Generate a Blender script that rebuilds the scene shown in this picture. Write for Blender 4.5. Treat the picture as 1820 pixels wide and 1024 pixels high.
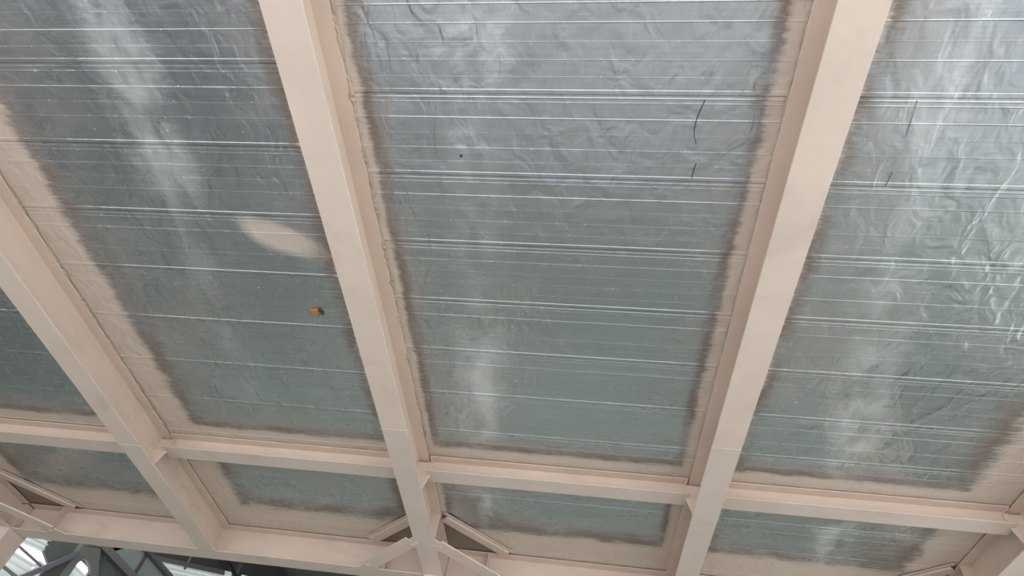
import bpy, bmesh, math, random
from mathutils import Vector, Matrix, noise

# ------------------------------------------------------------------ clear
for o in list(bpy.data.objects):
    bpy.data.objects.remove(o, do_unlink=True)
scene = bpy.context.scene
C = scene.collection
random.seed(7)

# ------------------------------------------------------------------ camera
EYE = 1.6                                   # eye height above the floor
cam_d = bpy.data.cameras.new('camera')
cam = bpy.data.objects.new('camera', cam_d)
C.objects.link(cam)
PITCH, YAW, ROLL, FPX = 0.86869143, -0.19503366, 0.20007384, 1061.7
_f = Vector((math.sin(YAW) * math.cos(PITCH), math.cos(YAW) * math.cos(PITCH), math.sin(PITCH)))
_r = Vector((math.cos(YAW), -math.sin(YAW), 0))
_u = _r.cross(_f)
_r2 = _r * math.cos(ROLL) + _u * math.sin(ROLL)
_u2 = -_r * math.sin(ROLL) + _u * math.cos(ROLL)
M = Matrix((_r2, _u2, -_f)).transposed().to_4x4()
M.translation = Vector((0, 0, EYE))
cam.matrix_world = M
cam_d.sensor_width = 36.0
cam_d.lens = FPX / 1820.0 * 36.0
cam_d.clip_start = 0.05
cam_d.clip_end = 300
scene.camera = cam

# ------------------------------------------------------------------ sky, exposure
w = bpy.data.worlds.new('overcast_sky')
scene.world = w
w.use_nodes = True
bg = w.node_tree.nodes['Background']
bg.inputs['Color'].default_value = (0.93, 0.97, 1.0, 1)
bg.inputs['Strength'].default_value = 1.0
vs = scene.view_settings
vs.view_transform = 'Standard'
vs.look = 'None'
vs.gamma = 1.0
vs.use_curve_mapping = False
vs.exposure = 2.04

# ------------------------------------------------------------------ measures (metres, z above floor)
SOFFIT = EYE + 3.73                         # underside of the steel deck
BOT = EYE + 3.342                           # underside of the floor beams
BX = {'z': -7.925, 'a': -4.849, 'b': -1.755, 'c': 1.276, 'd': 4.315}
FH = 0.125                                  # half flange width
T_F, T_W = 0.014, 0.009                     # flange, web thickness
TOPZ = SOFFIT - 0.012                       # top of the beams
Y_BACK = -0.8                               # open edge of the storey behind the camera
YP = 5.63                                   # cross beams
YG = 7.69                                   # edge girder
COLY = (7.56, 7.92)                         # columns

# ------------------------------------------------------------------ node helpers
class NT:
    def __init__(s, mat):
        s.t = mat.node_tree
        s.n = s.t.nodes
        s.l = s.t.links
    def _in(s, sock, v):
        if isinstance(v, bpy.types.NodeSocket):
            s.l.new(v, sock)
        else:
            sock.default_value = v
    def m(s, op, a, b=0.0, c=0.0, clamp=False):
        n = s.n.new('ShaderNodeMath')
        n.operation = op
        n.use_clamp = clamp
        s._in(n.inputs[0], a)
        s._in(n.inputs[1], b)
        s._in(n.inputs[2], c)
        return n.outputs[0]
    def smooth(s, v, a, b, lo=0.0, hi=1.0):
        n = s.n.new('ShaderNodeMapRange')
        n.interpolation_type = 'SMOOTHSTEP'
        s._in(n.inputs['Value'], v)
        for k, x in zip(('From Min', 'From Max', 'To Min', 'To Max'), (a, b, lo, hi)):
            n.inputs[k].default_value = x
        return n.outputs[0]
    def noise(s, vec, scale=(1, 1, 1), detail=3.0, rough=0.55, dist=0.0, loc=(0, 0, 0), rot=(0, 0, 0)):
        mp = s.n.new('ShaderNodeMapping')
        mp.inputs['Scale'].default_value = scale
        mp.inputs['Location'].default_value = loc
        mp.inputs['Rotation'].default_value = rot
        s.l.new(vec, mp.inputs['Vector'])
        n = s.n.new('ShaderNodeTexNoise')
        n.inputs['Scale'].default_value = 1.0
        n.inputs['Detail'].default_value = detail
        n.inputs['Roughness'].default_value = rough
        n.inputs['Distortion'].default_value = dist
        s.l.new(mp.outputs[0], n.inputs['Vector'])
        return n.outputs[0]
    def mix(s, fac, a, b):
        n = s.n.new('ShaderNodeMix')
        n.data_type = 'RGBA'
        s._in(n.inputs[0], fac)
        s._in(n.inputs[6], a)
        s._in(n.inputs[7], b)
        return n.outputs[2]
    def mixf(s, fac, a, b):
        n = s.n.new('ShaderNodeMix')
        n.data_type = 'FLOAT'
        s._in(n.inputs[0], fac)
        s._in(n.inputs[2], a)
        s._in(n.inputs[3], b)
        return n.outputs[0]
    def bump(s, h, strength=0.3, dist=0.01, normal=None):
        n = s.n.new('ShaderNodeBump')
        n.inputs['Strength'].default_value = strength
        n.inputs['Distance'].default_value = dist
        s.l.new(h, n.inputs['Height'])
        if normal is not None:
            s.l.new(normal, n.inputs['Normal'])
        return n.outputs[0]

def new_mat(name):
    m = bpy.data.materials.new(name)
    m.use_nodes = True
    return m, NT(m), m.node_tree.nodes['Principled BSDF']

def pos(t):
    return t.n.new('ShaderNodeNewGeometry').outputs['Position']

def paint_mat(name, col, rough=0.55, var=0.12, dirt=(0.36, 0.29, 0.23), dirt_amt=0.35):
    m, t, b = new_mat(name)
    p = pos(t)
    n1 = t.noise(p, (2.2, 2.2, 5), 4, 0.6)
    n2 = t.noise(p, (30, 9, 30), 3, 0.6, 0.4)
    n3 = t.noise(p, (1.1, 0.8, 3), 5, 0.65, 0.8, (5, 3, 1))
    c0 = (*[x * (1 - var) for x in col], 1)
    c1 = (*[min(1, x * (1 + var)) for x in col], 1)
    c = t.mix(n1, c0, c1)
    d = t.m('MULTIPLY', t.smooth(n3, 0.55, 0.78), dirt_amt)
    c = t.mix(d, c, (*dirt, 1))
    t.l.new(c, b.inputs['Base Color'])
    b.inputs['Roughness'].default_value = rough
    t.l.new(t.bump(n2, 0.25, 0.003), b.inputs['Normal'])
    return m

def plain_mat(name, col, rough=0.6, metal=0.0, var=0.12, sc=3.0):
    m, t, b = new_mat(name)
    p = pos(t)
    n1 = t.noise(p, (sc, sc, sc), 4, 0.6)
    t.l.new(t.mix(n1, (*[x * (1 - var) for x in col], 1), (*[min(1, x * (1 + var)) for x in col], 1)), b.inputs['Base Color'])
    b.inputs['Roughness'].default_value = rough
    b.inputs['Metallic'].default_value = metal
    t.l.new(t.bump(n1, 0.15, 0.004), b.inputs['Normal'])
    return m

MAT = {}
MAT['paint'] = paint_mat('cream_steel_paint', (0.70, 0.553, 0.455))
MAT['paint_grey'] = paint_mat('greyed_steel_paint', (0.665, 0.53, 0.455))
MAT['crust'] = paint_mat('crusty_paint', (0.46, 0.35, 0.27), 0.85, 0.45, (0.09, 0.06, 0.045), 1.0)
MAT['concrete'] = plain_mat('slab_concrete', (0.4, 0.4, 0.39), 0.9)
MAT['dark_steel'] = plain_mat('dark_grey_steel', (0.07, 0.066, 0.064), 0.6)
MAT['mid_steel'] = plain_mat('mid_grey_steel', (0.15, 0.142, 0.136), 0.6)
MAT['violet_steel'] = plain_mat('violet_grey_steel', (0.13, 0.115, 0.135), 0.6)
MAT['cladding'] = plain_mat('grey_green_cladding', (0.27, 0.30, 0.275), 0.6)
MAT['dark_cladding'] = plain_mat('dark_green_cladding', (0.095, 0.105, 0.095), 0.6)
MAT['black'] = plain_mat('black_rubber', (0.015, 0.015, 0.018), 0.6)
MAT['orange'] = plain_mat('orange_clay', (0.50, 0.20, 0.07), 0.85, 0, 0.3, 60)
MAT['pen'] = plain_mat('dark_pen_line', (0.05, 0.05, 0.055), 0.6)

def translucent_mat():
    m = bpy.data.materials.new('translucent_sheet')
    m.use_nodes = True
    nt = m.node_tree
    nt.nodes.remove(nt.nodes['Principled BSDF'])
    t = NT(m)
    p = pos(t)
    n1 = t.noise(p, (3, 3, 3), 3)
    c = t.mix(n1, (0.40, 0.415, 0.40, 1), (0.52, 0.535, 0.52, 1))
    tr = nt.nodes.new('ShaderNodeBsdfTranslucent')
    df = nt.nodes.new('ShaderNodeBsdfDiffuse')
    t.l.new(c, tr.inputs[0])
    t.l.new(c, df.inputs[0])
    mx = nt.nodes.new('ShaderNodeMixShader')
    mx.inputs[0].default_value = 0.70
    t.l.new(tr.outputs[0], mx.inputs[1])
    t.l.new(df.outputs[0], mx.inputs[2])
    t.l.new(mx.outputs[0], nt.nodes['Material Output'].inputs['Surface'])
    return m
MAT['translucent'] = translucent_mat()

def floor_mat():
    m, t, b = new_mat('floor_concrete')
    p = pos(t)
    sx = t.n.new('ShaderNodeSeparateXYZ')
    t.l.new(p, sx.inputs[0])
    n1 = t.noise(p, (0.38, 0.38, 0.38), 4, 0.6)
    n2 = t.noise(p, (4, 4, 4), 4, 0.6, 0.5)
    n = t.m('ADD', t.m('MULTIPLY', n1, 0.7), t.m('MULTIPLY', n2, 0.3))
    green = t.mix(t.smooth(n, 0.35, 0.65), (0.37, 0.41, 0.355, 1), (0.57, 0.61, 0.54, 1))
    grey = t.mix(t.smooth(n, 0.35, 0.65), (0.37, 0.38, 0.39, 1), (0.70, 0.71, 0.72, 1))
    # the coated green floor starts inside the building, bare screed in front of it
    e = t.m('ADD', sx.outputs[1], t.m('MULTIPLY', n1, 0.8))
    dark_left = t.smooth(t.m('ADD', sx.outputs[0], t.m('MULTIPLY', n1, 1.2)), -4.4, -3.4, 1, 0)  # darker zone at left, added out of view to dim what the deck reflects
    inner = t.smooth(e, -0.6, -0.2)
    grey = t.mix(t.m('MULTIPLY', dark_left, inner), grey, t.mix(n, (0.17, 0.175, 0.18, 1), (0.36, 0.365, 0.37, 1)))
    t.l.new(t.mix(t.smooth(e, 5.2, 5.6), grey, green), b.inputs['Base Color'])
    b.inputs['Roughness'].default_value = 0.6
    return m
MAT['floor'] = floor_mat()

def deck_mat():
    m, t, b = new_mat('galvanised_deck')
    p = pos(t)
    sx = t.n.new('ShaderNodeSeparateXYZ')
    t.l.new(p, sx.inputs[0])
    X, Y = sx.outputs[0], sx.outputs[1]
    # ---- how near the sprayed steel is (1 = edge of the overspray)
    cover = None
    def add(v):
        nonlocal cover
        cover = v if cover is None else t.m('MINIMUM', cover, v)
    for k, wl, wr in (('z', 0.4, 0.45), ('a', 0.34, 0.53), ('b', 0.34, 0.215), ('c', 0.245, 0.30), ('d', 0.62, 0.4)):
        d = t.m('SUBTRACT', X, BX[k])
        add(t.m('MAXIMUM', t.m('DIVIDE', d, wr), t.m('DIVIDE', d, -wl)))
    for yc, wn, wf in ((YP, 0.30, 0.32), (YG, 0.72, 0.5)):
        d = t.m('SUBTRACT', Y, yc)
        add(t.m('MAXIMUM', t.m('DIVIDE', d, wf), t.m('DIVIDE', d, -wn)))
    na = t.noise(p, (3, 3, 3), 4, 0.6, 0.3)
    nb = t.noise(p, (4, 40, 4), 3, 0.6, 0.3)
    edge = t.m('ADD', cover, t.m('ADD', t.m('MULTIPLY', t.m('SUBTRACT', na, 0.5), 0.35), t.m('MULTIPLY', t.m('SUBTRACT', nb, 0.5), 0.35)))
    paint = t.smooth(edge, 0.78, 1.06, 1, 0)
    nf = t.noise(p, (1.6, 1.6, 1), 4, 0.6, 0.5, (2, 8, 0))
    nf2 = t.noise(p, (9, 45, 9), 3, 0.6, 0.3, (6, 2, 0))
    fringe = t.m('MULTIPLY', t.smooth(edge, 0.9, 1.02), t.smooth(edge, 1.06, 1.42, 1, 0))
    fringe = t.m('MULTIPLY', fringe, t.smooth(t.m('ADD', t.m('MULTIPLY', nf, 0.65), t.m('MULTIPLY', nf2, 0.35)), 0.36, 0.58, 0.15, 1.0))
    # thin dry spray mist reaching further out over the sheet
    mist = t.m('MULTIPLY', t.smooth(edge, 1.0, 2.9, 1, 0), t.smooth(nf, 0.34, 0.68, 0.1, 0.75))
    # ---- soft beige spray patch in the bay left of the middle beam
    px = t.m('SUBTRACT', X, -2.50)
    py = t.m('SUBTRACT', Y, 2.69)
    ca, sa = math.cos(0.42), math.sin(0.42)
    u = t.m('DIVIDE', t.m('ADD', t.m('MULTIPLY', px, ca), t.m('MULTIPLY', py, sa)), 0.40)
    v = t.m('DIVIDE', t.m('SUBTRACT', t.m('MULTIPLY', py, ca), t.m('MULTIPLY', px, sa)), 0.165)
    rr = t.m('SQRT', t.m('ADD', t.m('MULTIPLY', u, u), t.m('MULTIPLY', v, v)))
    patch = t.m('MULTIPLY', t.smooth(t.m('ADD', rr, t.m('MULTIPLY', t.m('SUBTRACT', na, 0.5), 0.5)), 0.55, 1.15, 1, 0), 0.75)
    # ---- pale runs near mid-span: bright reflections painted into the colour, with some staining
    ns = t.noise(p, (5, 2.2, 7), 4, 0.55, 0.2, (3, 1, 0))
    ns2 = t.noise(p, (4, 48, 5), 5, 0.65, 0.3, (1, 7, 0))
    glare_stain = None
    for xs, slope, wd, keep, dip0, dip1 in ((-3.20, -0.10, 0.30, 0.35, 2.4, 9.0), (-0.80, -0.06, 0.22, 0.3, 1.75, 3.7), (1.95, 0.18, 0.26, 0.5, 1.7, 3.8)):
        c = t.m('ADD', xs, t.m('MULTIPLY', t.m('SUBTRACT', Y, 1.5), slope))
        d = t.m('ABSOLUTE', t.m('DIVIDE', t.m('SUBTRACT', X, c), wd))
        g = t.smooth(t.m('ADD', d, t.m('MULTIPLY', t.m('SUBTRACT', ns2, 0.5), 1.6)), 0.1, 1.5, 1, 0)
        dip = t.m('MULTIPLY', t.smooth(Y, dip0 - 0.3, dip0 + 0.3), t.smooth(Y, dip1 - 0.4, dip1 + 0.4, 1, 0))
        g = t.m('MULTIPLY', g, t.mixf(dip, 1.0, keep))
        glare_stain = g if glare_stain is None else t.m('MAXIMUM', glare_stain, g)
    glare_stain = t.m('MULTIPLY', glare_stain, t.smooth(ns, 0.30, 0.72, 0.0, 0.8))
    # ---- film of pale dust in long blotches, finer streaks along the ribs
    nd = t.noise(p, (0.9, 1.6, 1), 5, 0.6, 0.7, (9, 2, 0))
    nst = t.noise(p, (1.3, 55, 1), 4, 0.6, 0.2)
    dust = t.m('MULTIPLY', t.smooth(nd, 0.45, 0.75), 0.35)
    base = t.mix(nst, (0.43, 0.445, 0.46, 1), (0.59, 0.605, 0.62, 1))
    base = t.mix(dust, base, (0.50, 0.455, 0.425, 1))
    base = t.mix(glare_stain, base, (0.80, 0.80, 0.79, 1))
    base = t.mix(mist, base, (0.42, 0.38, 0.35, 1))
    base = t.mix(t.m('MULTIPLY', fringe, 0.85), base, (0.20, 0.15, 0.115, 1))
    base = t.mix(patch, base, (0.80, 0.625, 0.515, 1))
    base = t.mix(paint, base, (0.62, 0.50, 0.415, 1))
    brown_tri = None  # darker brown triangles behind the corner braces
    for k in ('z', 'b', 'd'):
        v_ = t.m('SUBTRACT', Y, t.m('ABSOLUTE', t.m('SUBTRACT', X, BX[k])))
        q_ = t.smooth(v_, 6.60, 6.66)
        brown_tri = q_ if brown_tri is None else t.m('MAXIMUM', brown_tri, q_)
    base = t.mix(brown_tri, base, t.mix(na, (0.17, 0.13, 0.10, 1), (0.34, 0.27, 0.20, 1)))
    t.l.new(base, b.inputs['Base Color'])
    dull = t.m('MAXIMUM', t.m('MAXIMUM', paint, t.m('MULTIPLY', patch, 0.9)), t.m('MAXIMUM', t.m('MULTIPLY', fringe, 0.8), t.m('MAXIMUM', t.m('MULTIPLY', glare_stain, 0.45), t.m('MULTIPLY', mist, 0.45))))
    t.l.new(t.m('MULTIPLY', t.m('SUBTRACT', 1.0, dull, 0, True), 0.95), b.inputs['Metallic'])
    rough = t.m('ADD', 0.17, t.m('MULTIPLY', nst, 0.10))
    rough = t.m('ADD', rough, t.m('MULTIPLY', dull, 0.4))
    rough = t.m('ADD', rough, t.m('MULTIPLY', dust, 0.3))
    t.l.new(rough, b.inputs['Roughness'])
    # ---- oil-canning of the thin sheet and the rolled lines in it
    w1 = t.noise(p, (6.5, 4.0, 1), 2, 0.5, 0.8, (0, 0, 0), (0, 0, 0.5))
    w2 = t.noise(p, (22, 7, 1), 2, 0.5, 0.6, (4, 4, 0))
    w3 = t.noise(p, (2, 160, 1), 2, 0.5)
    b1 = t.bump(w1, 0.8, 0.022)
    b2 = t.bump(w2, 0.5, 0.0045, b1)
    b3 = t.bump(w3, 0.30, 0.0012, b2)
    t.l.new(b3, b.inputs['Normal'])
    return m
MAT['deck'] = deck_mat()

# ------------------------------------------------------------------ mesh helpers
def add_box(bm, x0, x1, y0, y1, z0, z1):
    vs_ = [bm.verts.new(c) for c in ((x0, y0, z0), (x1, y0, z0), (x1, y1, z0), (x0, y1, z0), (x0, y0, z1), (x1, y0, z1), (x1, y1, z1), (x0, y1, z1))]
    for f in ((0, 3, 2, 1), (4, 5, 6, 7), (0, 1, 5, 4), (1, 2, 6, 5), (2, 3, 7, 6), (3, 0, 4, 7)):
        bm.faces.new([vs_[i] for i in f])

def add_prism(bm, pts, ext):
    """polygon (3D points) extruded by vector ext"""
    a = [bm.verts.new(Vector(p)) for p in pts]
    b = [bm.verts.new(Vector(p) + Vector(ext)) for p in pts]
    n = len(a)
    bm.faces.new(a[::-1])
    bm.faces.new(b)
    for i in range(n):
        j = (i + 1) % n
        bm.faces.new((a[i], a[j], b[j], b[i]))

def add_tube(bm, pts, radii, seg=6):
    rings = []
    for i, p in enumerate(pts):
        p = Vector(p)
        d = Vector(pts[min(i + 1, len(pts) - 1)]) - Vector(pts[max(i - 1, 0)])
        d.normalize()
        up = Vector((0, 0, 1)) if abs(d.z) < 0.9 else Vector((1, 0, 0))
        s = d.cross(up).normalized()
        v = s.cross(d)
        r = radii[i] if isinstance(radii, (list, tuple)) else radii
        rings.append([bm.verts.new(p + (s * math.cos(k * 2 * math.pi / seg) + v * math.sin(k * 2 * math.pi / seg)) * r) for k in range(seg)])
    for a, b in zip(rings, rings[1:]):
        for k in range(seg):
            bm.faces.new((a[k], a[(k + 1) % seg], b[(k + 1) % seg], b[k]))
    bm.faces.new(rings[0][::-1])
    bm.faces.new(rings[-1])

def obj(name, bm, mat, parent=None, bevel=0.0, smooth=False):
    bmesh.ops.recalc_face_normals(bm, faces=bm.faces)
    me = bpy.data.meshes.new(name)
    bm.to_mesh(me)
    bm.free()
    me.materials.append(MAT[mat])
    if smooth:
        me.polygons.foreach_set('use_smooth', [True] * len(me.polygons))
    o = bpy.data.objects.new(name, me)
    C.objects.link(o)
    if parent is not None:
        o.parent = parent
        o.matrix_parent_inverse = Matrix.Translation(-parent.location)
    if bevel:
        md = o.modifiers.new('bevel', 'BEVEL')
        md.width = bevel
        md.segments = 2
        md.limit_method = 'ANGLE'
    return o

def box(name, mat, b, parent=None, bevel=0.0):
    bm = bmesh.new()
    add_box(bm, *b)
    return obj(name, bm, mat, parent, bevel)

def thing(name, label, cat, loc, group=None):
    o = bpy.data.objects.new(name, None)
    C.objects.link(o)
    o.location = loc
    o.empty_display_size = 0.1
    o['label'] = label
    o['category'] = cat
    if group:
        o['group'] = group
    return o

def tag(o, label, cat, group=None):
    o['label'] = label
    o['category'] = cat
    if group:
        o['group'] = group
    return o

def structure(name, label, loc=(0, 0, 0)):
    o = bpy.data.objects.new(name, None)
    C.objects.link(o)
    o.location = loc
    o.empty_display_size = 0.1
    o['kind'] = 'structure'
    o['label'] = label
    o['category'] = name.split('_')[0]
    return o

# ================================================================== THE SETTING
# ------------------------------------------------------------------ floor
fl = box('floor', 'floor', (-40, 40, -40, 60, -0.2, 0.0))
fl['kind'] = 'structure'
fl['label'] = 'grey and green coated concrete floor'
fl['category'] = 'floor'

# ------------------------------------------------------------------ ceiling: composite deck, one object per sheet
ceiling = structure('ceiling', 'galvanised steel deck ceiling between the cream beams', (0, 0, SOFFIT))
box('slab', 'concrete', (-11.4, 10.6, Y_BACK, 7.95, SOFFIT + 0.012, SOFFIT + 0.16), ceiling)

PW = 0.5997                                 # cover width of a deck sheet
RIDGES = ((0.024, 0.0030, 0.0062), (0.056, 0.0028, 0.0058), (0.165, 0.0026, 0.0056), (0.275, 0.0008, 0.0030), (0.385, 0.0021, 0.0050), (0.49, 0.0007, 0.0030))
def panel_profile(w, rnd):
    pts = [(0.0, 0.008), (0.0025, 0.008), (0.003, 0.0)]
    for c, h, hw in RIDGES:
        h = h * rnd.uniform(0.45, 1.15)
        if c + hw < w - 0.04:
            pts += [(c - hw, 0.0), (c - hw * 0.15, -h), (c + hw * 0.15, -h), (c + hw, 0.0)]
    pts += [(w - 0.030, 0.0), (w - 0.027, -0.003), (w - 0.0025, -0.003), (w - 0.002, 0.008)]
    return pts

def panel_mesh(length, w, seed):
    rnd = random.Random(seed)
    bm = bmesh.new()
    pr = panel_profile(w, rnd)
    lo = [bm.verts.new((0, y, z)) for y, z in pr]
    hi = [bm.verts.new((length, y, z)) for y, z in pr]
    for i in range(len(pr) - 1):
        bm.faces.new((lo[i], lo[i + 1], hi[i + 1], hi[i]))
    # weld dimples of the reinforcement trusses along every ridge line
    for c, h, hw in RIDGES[1:]:
        if c + hw > w - 0.05:
            continue
        x = rnd.uniform(0.08, 0.2)
        while x < length - 0.1:
            if rnd.random() < 0.85:
                r = rnd.uniform(0.005, 0.009)
                yy = c + rnd.uniform(-0.006, 0.006)
                zz = -h * 0.5
                top = bm.verts.new((x + rnd.uniform(-0.002, 0.002), yy, zz - rnd.uniform(0.002, 0.005)))
                ring = [bm.verts.new((x + r * math.cos(k * math.pi / 3), yy + r * math.sin(k * math.pi / 3), zz + 0.003)) for k in range(6)]
                for k in range(6):
                    bm.faces.new((ring[k], ring[(k + 1) % 6], top))
            x += 0.2 + rnd.uniform(-0.015, 0.015)
    bmesh.ops.recalc_face_normals(bm, faces=bm.faces)
    # faces look down
    up = sum(f.normal.z * f.calc_area() for f in bm.faces)
    if up > 0:
        bmesh.ops.reverse_faces(bm, faces=bm.faces)
    me = bpy.data.meshes.new('deck_panel')
    bm.to_mesh(me)
    bm.free()
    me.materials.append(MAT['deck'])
    return me

panels = {}
BAYS = (('z', 'a', 1.33), ('a', 'b', 1.2802), ('b', 'c', 1.4706), ('c', 'd', 1.4706))
for bi, (k0, k1, yref) in enumerate(BAYS):
    x0, x1 = BX[k0] + 0.03, BX[k1] - 0.03
    meshes = [panel_mesh(x1 - x0, PW, 31 * bi + s) for s in range(3)]
    n0 = int(math.ceil((Y_BACK - yref) / PW))
    k = n0
    while yref + k * PW < YG - 0.02:
        y0 = yref + k * PW
        yend = y0 + PW
        me = meshes[k % 3]
        if yend > YG + 0.02:
            me = panel_mesh(x1 - x0, YG - y0, 900 + bi)
        o = bpy.data.objects.new('deck_panel', me)
        C.objects.link(o)
        o.location = (x0, y0, SOFFIT)
        o.parent = ceiling
        o.matrix_parent_inverse = Matrix.Translation((0, 0, -SOFFIT))
        panels[(k0, k)] = o
        k += 1

# pen strokes and a bolt hole on single sheets
def on_panel(k0, y):
    for (a, k), o in panels.items():
        if a == k0 and o.location.y <= y < o.location.y + PW:
            return o
def stroke(k0, pts, r=0.0022):
    bm = bmesh.new()
    o = on_panel(k0, sum(p[1] for p in pts) / len(pts))
    add_tube(bm, [(x - o.location.x, y - o.location.y, -0.006) for x, y in pts], r)
    s = obj('pen_line', bm, 'pen')
    s.parent = o
    s['label'] = 'thin dark line drawn across the sheet'
stroke('b', [(0.666, 1.500), (0.648, 1.56), (0.633, 1.63), (0.630, 1.69), (0.636, 1.74), (0.656, 1.795)])
stroke('b', [(0.677, 1.933), (0.669, 1.99), (0.663, 2.045)])
stroke('c', [(1.887, 1.487), (1.897, 1.6), (1.903, 1.708)], 0.0016)
stroke('c', [(1.910, 1.965), (1.906, 2.02), (1.902, 2.068)], 0.0016)
hp = on_panel('b', 1.923)
bm = bmesh.new()
add_tube(bm, [(-0.921 - hp.location.x, 1.918 - hp.location.y, 0.003), (-0.921 - hp.location.x, 1.918 - hp.location.y, -0.006)], 0.011, 8)
s = obj('bolt', bm, 'pen')
s.parent = hp
s['label'] = 'small dark bolt end'

# ================================================================== THE STEEL FRAME
def crust(bm, x, y0, y1, z, rnd, amp=0.013):
    """lumpy bead of paint and mortar along a flange edge, in broken runs"""
    y = y0
    while y < y1:
        ln = rnd.uniform(0.12, 0.55)
        ye = min(y1, y + ln)
        n = max(3, int((ye - y) / 0.025))
        pts, rad = [], []
        for i in range(n + 1):
            t_ = i / n
            pts.append((x + rnd.uniform(-0.4, 0.4) * amp, y + (ye - y) * t_, z + rnd.uniform(-0.003, 0.003)))
            rad.append((0.25 + 0.75 * math.sin(math.pi * min(1, max(0, t_)))) * rnd.uniform(0.35, 1.0) * amp)
        add_tube(bm, pts, rad, 5)
        y = ye + rnd.uniform(0.0, 0.07)

def main_beam(key, label, yend, splice, on_column, far_mat='paint_grey'):
    x = BX[key]
    rnd = random.Random(key)
    t = thing('main_beam', label, 'beam', (x, Y_BACK, BOT), 'parallel floor beams')
    y0 = Y_BACK + 0.05
    box('web', 'paint', (x - T_W / 2, x + T_W / 2, y0, yend - 0.002 if on_column else YG - FH - 0.002, BOT + T_F, TOPZ - T_F), t)
    box('top_flange', 'paint', (x - FH, x + FH, y0, yend - 0.002 if on_column else YG - FH - 0.002, TOPZ - T_F, TOPZ), t, 0.003)
    box('bottom_flange', 'paint', (x - FH, x + FH, y0, splice - 0.002, BOT, BOT + T_F), t, 0.003)
    o = box('bottom_flange', far_mat, (x - FH - 0.001, x + FH + 0.001, splice + 0.002, yend - 0.002, BOT - 0.0005, BOT + T_F), t, 0.003)
    o['label'] = 'greyer end length of the bottom flange beyond the splice'
    bm = bmesh.new()
    n = 24
    add_tube(bm, [(x - FH + 2 * FH * i / n, splice, BOT + 0.0015) for i in range(n + 1)], [rnd.uniform(0.003, 0.005) for i in range(n + 1)], 6)
    obj('splice_weld', bm, 'paint', t)
    for sgn in (-1, 1):
        bm = bmesh.new()
        crust(bm, x + sgn * (FH + 0.002), 0.2, YP - 0.14, SOFFIT - 0.012, rnd, {'b': 0.023, 'a': 0.016}.get(key, 0.012))
        obj('paint_crust', bm, 'crust', t)
        bm = bmesh.new()
        add_tube(bm, [(x + sgn * (T_W / 2 + 0.002), y0 + 0.02, BOT + T_F + 0.002), (x + sgn * (T_W / 2 + 0.002), yend - 0.03, BOT + T_F + 0.002)], 0.006, 5)
        obj('fillet_weld', bm, 'paint', t)
    # plates that carry the cross beams
    for sgn in (-1, 1):
        if (key == 'z' and sgn < 0) or (key == 'd' and sgn > 0):
            continue
        bm = bmesh.new()
        yy = YP - 0.022
        zb = EYE + 3.53
        add_prism(bm, [(x + sgn * (T_W / 2), yy, BOT + T_F), (x + sgn * (FH - 0.003), yy, BOT + T_F), (x + sgn * (FH + 0.055), yy, zb + 0.02), (x + sgn * (FH + 0.055), yy, TOPZ - 0.035), (x + sgn * (T_W / 2), yy, TOPZ - 0.035)], (0, 0.012, 0))
        obj('connection_plate', bm, 'paint', t, 0.0015)
    if on_column:
        for sgn in (-1, 1):
            box('stiffener_plate', 'paint', (min(x + sgn * T_W / 2, x + sgn * (FH - 0.004)), max(x + sgn * T_W / 2, x + sgn * (FH - 0.004)), 6.70, 6.712, BOT + T_F, TOPZ - T_F), t, 0.0015)
    return t

main_beam('z', 'cream floor beam at the far left edge, meeting the left column', COLY[0], 4.9, True)
main_beam('a', 'wide-angled cream floor beam at left, second from the left column', YG - FH, 5.26, False)
main_beam('b', 'cream floor beam left of centre, ending between four corner braces', COLY[0], 4.60, True)
main_beam('c', 'cream floor beam right of centre, brightest underside', YG - FH, 4.48, False)
main_beam('d', 'cream floor beam barely showing in the lower right corner', COLY[0], 4.5, True)

# ------------------------------------------------------------------ cross beams between the floor beams
def cross_beam(k0, k1, label):
    x0, x1 = BX[k0] + FH + 0.022, BX[k1] - FH - 0.022
    zb = EYE + 3.53
    hw = 0.1075
    zt = SOFFIT - 0.012
    t = thing('cross_beam', label, 'beam', ((x0 + x1) / 2, YP, zb), 'short cross beams')
    box('web', 'paint', (x0 - 0.03, x1 + 0.03, YP - 0.004, YP + 0.004, zb + 0.012, zt - 0.012), t)
    box('bottom_flange', 'paint_grey', (x0, x1, YP - hw, YP + hw, zb, zb + 0.012), t, 0.003)
    box('top_flange', 'paint', (x0, x1, YP - hw, YP + hw, zt - 0.012, zt), t, 0.003)
    bm = bmesh.new()
    rnd = random.Random(k0 + k1)
    for xs in (x0 + 0.005, x1 - 0.005):
        pts = [(xs + rnd.uniform(-.006, .006), YP - 0.012 - 0.09 * i / 9, zt - 0.016 + rnd.uniform(-.003, .003)) for i in range(10)]
        add_tube(bm, pts, [rnd.uniform(0.004, 0.009) for _ in pts], 5)
    obj('paint_crust', bm, 'paint', t)
    return t
cross_beam('z', 'a', 'short cream cross beam at the far left, left of the steep left beam')
cross_beam('a', 'b', 'short cream cross beam joining the left beam and the braced middle beam')
cross_beam('b', 'c', 'short cream cross beam between the two central floor beams')
cross_beam('c', 'd', 'short cream cross beam at the right, from the bright beam to the corner')

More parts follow.
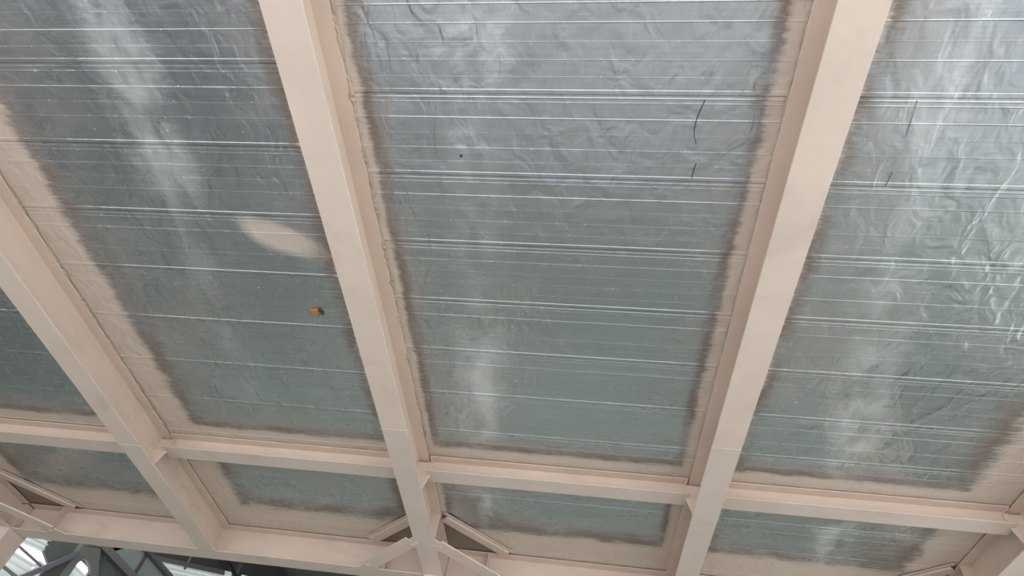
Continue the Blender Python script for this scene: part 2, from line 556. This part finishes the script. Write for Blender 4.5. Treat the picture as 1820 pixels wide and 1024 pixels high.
# ------------------------------------------------------------------ edge girders along the far side
def girder(k0, k1, mid, label):
    x0, x1 = BX[k0] + 0.13, BX[k1] - 0.13
    t = thing('edge_girder', label, 'girder', ((x0 + x1) / 2, YG, BOT), 'edge girders')
    box('web', 'paint', (x0, x1, YG - T_W / 2, YG + T_W / 2, BOT + T_F, TOPZ - T_F), t)
    box('bottom_flange', 'paint_grey', (x0, x1, YG - FH, YG + FH, BOT, BOT + T_F), t, 0.003)
    box('top_flange', 'paint', (x0, x1, YG - FH, YG + FH, TOPZ - T_F, TOPZ), t, 0.003)
    for xs in (BX[k0] + 0.66, BX[k1] - 0.66):
        box('stiffener_plate', 'paint', (xs - 0.006, xs + 0.006, YG - FH + 0.004, YG - T_W / 2, BOT + T_F, TOPZ - T_F), t, 0.0015)
    xm = BX[mid]
    box('connection_plate', 'paint', (xm - T_W / 2, xm + T_W / 2, YG - FH - 0.001, YG - T_W / 2, BOT + T_F, TOPZ - T_F), t)  # end stub of the floor beam's web, built as part of the girder
    return t
girder('z', 'b', 'a', 'deep cream edge girder running from the left column to the middle column')
girder('b', 'd', 'c', 'deep cream edge girder right of the middle column, cut by the lower frame edge')

# ------------------------------------------------------------------ columns
def column(key, label):
    x = BX[key]
    cy = (COLY[0] + COLY[1]) / 2
    t = thing('column', label, 'column', (x, cy, 0), 'steel columns')
    hx = 0.125
    box('shaft', 'paint_grey', (x - hx, x + hx, COLY[0], COLY[1], 0.02, TOPZ - 0.02), t, 0.006)
    box('base_plate', 'paint_grey', (x - 0.22, x + 0.22, cy - 0.26, cy + 0.26, 0.0, 0.02), t, 0.002)
    for sx in (-1, 1):
        for sy in (-1, 1):
            bm = bmesh.new()
            add_tube(bm, [(x + sx * 0.17, cy + sy * 0.21, 0.02), (x + sx * 0.17, cy + sy * 0.21, 0.055)], 0.018, 6)
            obj('anchor_nut', bm, 'mid_steel', t)
    return t
column('z', 'cream steel column in the lower left corner')
column('b', 'cream steel column under the braced middle beam')
column('d', 'cream steel column beyond the lower right corner')

# ------------------------------------------------------------------ diagonal corner braces, upper and lower at each corner
def brace(key, sgn, upper, label):
    x = BX[key]
    if upper:
        z0, wd, tk = SOFFIT - 0.052, 0.125, 0.026
        a = Vector((x + sgn * 0.155, 6.78, 0)); b_ = Vector((x + sgn * 0.885, 7.51, 0))
    else:
        z0, wd, tk = BOT - 0.004, 0.195, 0.018
        a = Vector((x + sgn * 0.150, 6.74, 0)); b_ = Vector((x + sgn * 0.815, 7.465, 0))
    d = (b_ - a).normalized()
    n = Vector((-d.y, d.x, 0)) * (wd / 2)
    t = thing('corner_brace', label, 'brace', (((a + b_) / 2).x, ((a + b_) / 2).y, z0), 'diagonal corner braces')
    bm = bmesh.new()
    add_prism(bm, [(*(a - n).xy, z0), (*(b_ - n).xy, z0), (*(b_ + n).xy, z0), (*(a + n).xy, z0)], (0, 0, tk))
    obj('bar', bm, 'paint', t, 0.003)
    if upper:
        # flat strip under the deck edge, and the end tab on the girder flange
        s0 = -1 if sgn > 0 else 1
        off = Vector((d.y, -d.x, 0)) * (sgn * (wd / 2 + 0.012))
        a2, b2 = a + off - d * 0.05, b_ + off + d * 0.06
        n2 = Vector((-d.y, d.x, 0)) * 0.02
        bm = bmesh.new()
        add_prism(bm, [(*(a2 - n2).xy, SOFFIT - 0.022), (*(b2 - n2).xy, SOFFIT - 0.022), (*(b2 + n2).xy, SOFFIT - 0.022), (*(a2 + n2).xy, SOFFIT - 0.022)], (0, 0, 0.008))
        obj('deck_edge_strip', bm, 'paint', t, 0.001)
    else:
        # welded gusset wings at both ends
        for c, inner in ((a, True), (b_, False)):
            bm = bmesh.new()
            if inner:
                xe = x + sgn * (FH + 0.001)
                pts = [(xe, c.y - 0.10), (c.x + sgn * 0.06, c.y - 0.01), (c.x + sgn * 0.10, c.y + 0.13), (xe, c.y + 0.17)]
            else:
                ye = YG - FH - 0.001
                pts = [(c.x - sgn * 0.10, ye), (c.x - sgn * 0.06, c.y + 0.0), (c.x + sgn * 0.05, c.y - 0.02), (c.x + sgn * 0.16, ye)]
            add_prism(bm, [(px, py, BOT - 0.001) for px, py in pts], (0, 0, 0.014))
            obj('gusset_plate', bm, 'paint_grey', t, 0.002)
            rnd = random.Random(str((key, sgn, inner)))
            for _ in range(5):
                bm = bmesh.new()
                q = Vector((c.x + rnd.uniform(-0.06, 0.06), c.y + rnd.uniform(-0.05, 0.06), z0 - 0.001))
                add_tube(bm, [q, q + Vector((rnd.uniform(-.03, .03), rnd.uniform(-.03, .03), 0))], [rnd.uniform(0.004, 0.010), rnd.uniform(0.002, 0.006)], 6)
                obj('weld_blob', bm, 'paint', t)
    return t
brace('z', 1, True, 'upper corner brace by the left column, just under the deck')
brace('z', 1, False, 'lower corner brace by the left column, at the girder underside')
brace('b', -1, True, 'upper corner brace left of the middle column, just under the deck')
brace('b', -1, False, 'lower corner brace left of the middle column, with weld blobs')
brace('b', 1, True, 'upper corner brace right of the middle column, just under the deck')
brace('b', 1, False, 'lower corner brace right of the middle column, with weld blobs')
brace('d', -1, True, 'upper corner brace at the lower right corner of the picture')
brace('d', -1, False, 'lower corner brace below the right frame corner')

# ------------------------------------------------------------------ orange scrap stuck to the deck
o = thing('clay_lump', 'small orange clay lump stuck to the deck left of the braced middle beam', 'lump', (-2.40, 3.48, SOFFIT))
bm = bmesh.new()
add_prism(bm, [(-2.438, 3.447, SOFFIT - 0.028), (-2.368, 3.443, SOFFIT - 0.028), (-2.358, 3.505, SOFFIT - 0.026), (-2.432, 3.508, SOFFIT - 0.026)], (0, 0, 0.026))
lump = obj('lump', bm, 'orange', o, 0.006)
bm = bmesh.new()
add_prism(bm, [(-2.357, 3.445, SOFFIT - 0.020), (-2.346, 3.450, SOFFIT - 0.018), (-2.334, 3.512, SOFFIT - 0.018), (-2.346, 3.512, SOFFIT - 0.020)], (0, 0, 0.019))
obj('dark_edge', bm, 'dark_steel', o, 0.002)

# ================================================================== THE HALL BEYOND
WX = -11.5                                  # inner face of the hall's left wall
wl = structure('wall_left', 'clad side wall of the hall beyond the girder', (WX, 14, 0))
Ez = EYE
def wbox(name, mat, y0, y1, z0, z1, d0=0.0, d1=0.06):
    return box(name, mat, (WX - d1, WX - d0, y0, y1, z0 + Ez, z1 + Ez), wl)
def wpoly(name, mat, pts, d0=0.0, d1=0.06, label=None):
    bm = bmesh.new()
    add_prism(bm, [(WX - d0, y, z + Ez) for y, z in pts], (d0 - d1, 0, 0))
    q = obj(name, bm, mat, wl)
    if label:
        q['label'] = label
    return q
def ribbed(name, mat, y0, y1, z0, z1, slope=0.0, n=6, d=0.12, label=None):
    """sheet with horizontal (or raked) ribs"""
    bm = bmesh.new()
    prof = []
    for i in range(n):
        a, b_ = i / n, (i + 0.55) / n
        prof += [(a, 0.0), (b_, 0.0), (b_ + 0.08 / n, 0.035), ((i + 1) / n - 0.08 / n, 0.035)]
    prof.append((1.0, 0.0))
    lo = [bm.verts.new((WX - d + off, y0, Ez + z0 + (z1 - z0) * f)) for f, off in prof]
    hi = [bm.verts.new((WX - d + off, y1, Ez + z0 + (z1 - z0) * f + slope * (y1 - y0))) for f, off in prof]
    for i in range(len(prof) - 1):
        bm.faces.new((lo[i], lo[i + 1], hi[i + 1], hi[i]))
    q = obj(name, bm, mat, wl)
    if label:
        q['label'] = label
    return q
# solid lower wall; unseen part beside the storey added to darken the left
wbox('lower_wall', 'cladding', Y_BACK, 24.0, -1.6, 4.0, 0.1, 0.25)
wbox('upper_wall', 'cladding', Y_BACK, 11.2, 4.0, 7.6, 0.1, 0.25)
# translucent sheets, open strip between them
ribbed('translucent_sheet', 'translucent', 11.2, 12.46, 4.0, 4.66, 0.10, 5)
ribbed('translucent_sheet', 'translucent', 11.2, 12.40, 4.80, 5.45, 0.19, 7)
ribbed('translucent_sheet', 'translucent', 12.46, 13.2, 4.0, 4.9, 0.0, 6)
ribbed('translucent_sheet', 'translucent', 13.3, 14.08, 4.0, 5.28, 0.0, 9)
wpoly('cladding_panel', 'dark_cladding', [(12.42, 5.06), (12.75, 4.95), (13.32, 4.85), (13.36, 5.44), (14.05, 5.44), (14.05, 5.9), (14.3, 6.0), (15.25, 6.72), (15.25, 7.6), (11.2, 7.6), (11.2, 5.50), (12.36, 5.28)], 0.10, 0.16, 'dark cladding above the open strip')
# rods, posts, haunch and diagonal
wbox('side_rail', 'mid_steel', 11.2, 12.62, 4.79, 4.83, 0.03, 0.07)
wbox('side_rail', 'mid_steel', 11.2, 12.3, 4.36, 4.41, 0.03, 0.07)
wbox('post', 'mid_steel', 13.20, 13.42, -1.6, 5.66, 0.0, 0.10)
wpoly('haunch', 'mid_steel', [(13.42, 5.30), (13.52, 5.44), (13.66, 5.46), (13.86, 5.42), (14.30, 5.20), (14.50, 5.20), (14.05, 5.60), (13.80, 5.86), (13.42, 5.66)], 0.0, 0.09, 'grey arched haunch over a bright gap')
wpoly('diagonal_brace', 'violet_steel', [(12.10, 4.36), (12.26, 4.36), (13.26, 5.40), (13.20, 5.50)], -0.06, -0.01, 'violet grey diagonal brace')
wpoly('gusset', 'dark_steel', [(12.75, 4.35), (13.2, 4.4), (13.2, 5.35), (12.95, 5.05), (12.72, 4.72)], 0.02, 0.08, 'dark gusset plate by the post')
# rails along the wall with cladding and dark joints between them
wbox('side_rail', 'mid_steel', 13.7, 24.0, 5.84, 6.01, -0.05, 0.08)
wbox('side_rail', 'violet_steel', 14.6, 24.0, 6.56, 6.67, -0.05, 0.08)
wbox('cladding_panel', 'dark_cladding', 14.06, 15.48, 4.0, 5.98, 0.10, 0.16)
wbox('cladding_panel', 'dark_cladding', 15.50, 24.0, 4.0, 5.98, 0.10, 0.16)
wbox('cladding_panel', 'cladding', 14.10, 15.55, 5.99, 6.72, 0.10, 0.16)
wbox('cladding_panel', 'cladding', 15.56, 17.22, 5.99, 6.72, 0.10, 0.16)
wbox('cladding_panel', 'cladding', 17.23, 24.0, 5.99, 6.72, 0.10, 0.16)
for yy, z0, z1 in ((14.16, 5.50, 5.86), (14.2, 6.0, 6.57), (15.53, 6.0, 6.57), (14.9, 5.3, 5.84), (17.22, 6.0, 6.57)):
    wbox('joint_strip', 'dark_steel', yy - 0.035, yy + 0.035, z0, z1, 0.02, 0.09)
# raked translucent strip under the raked beam
wpoly('raked_beam', 'dark_steel', [(15.2, 6.72), (15.85, 6.69), (19.5, 8.02), (24.0, 9.6), (24.0, 10.3), (15.2, 7.5)], 0.04, 0.12, 'dark raked beam above the bright strip')
wpoly('flange_strip', 'mid_steel', [(15.8, 6.68), (16.2, 6.70), (19.6, 7.90), (19.5, 8.02)], 0.0, 0.05)
ribbed('translucent_sheet', 'translucent', 15.6, 24.0, 5.70, 6.75, 0.345, 9, 0.17, 'bright ribbed translucent strip')
wbox('post', 'mid_steel', 17.36, 17.44, 7.05, 7.6, -0.01, 0.03)
wbox('post', 'dark_steel', 20.2, 20.45, -1.6, 8.6, -0.1, 0.1)

# cable hanging along the raked beam
bm = bmesh.new()
pts = [(WX + 0.25, 18.6 + 0.22 * i, Ez + 8.05 + 0.03 * math.sin(i * 0.8)) for i in range(12)]
add_tube(bm, pts, 0.06, 8)
o = obj('cable', bm, 'black')
tag(o, 'thick black cable crossing below the edge girder', 'cable')

# roof and end wall of the hall
rf = box('roof', 'dark_cladding', (WX - 0.3, 9.0, 8.6, 24.3, 9.9 + Ez, 10.05 + Ez))
rf['kind'] = 'structure'
rf['label'] = 'dark roof of the hall beyond'
rf['category'] = 'roof'
wb = box('wall_back', 'dark_cladding', (WX - 0.3, 9.0, 24.05, 24.3, 0.0, 9.9 + Ez))
wb['kind'] = 'structure'
wb['label'] = 'dark end wall of the hall'
wb['category'] = 'wall'
wr = box('wall_right', 'cladding', (9.0, 9.25, 8.3, 24.3, 0.0, 9.9 + Ez))
wr['kind'] = 'structure'
wr['label'] = 'grey green side wall on the right'
wr['category'] = 'wall'
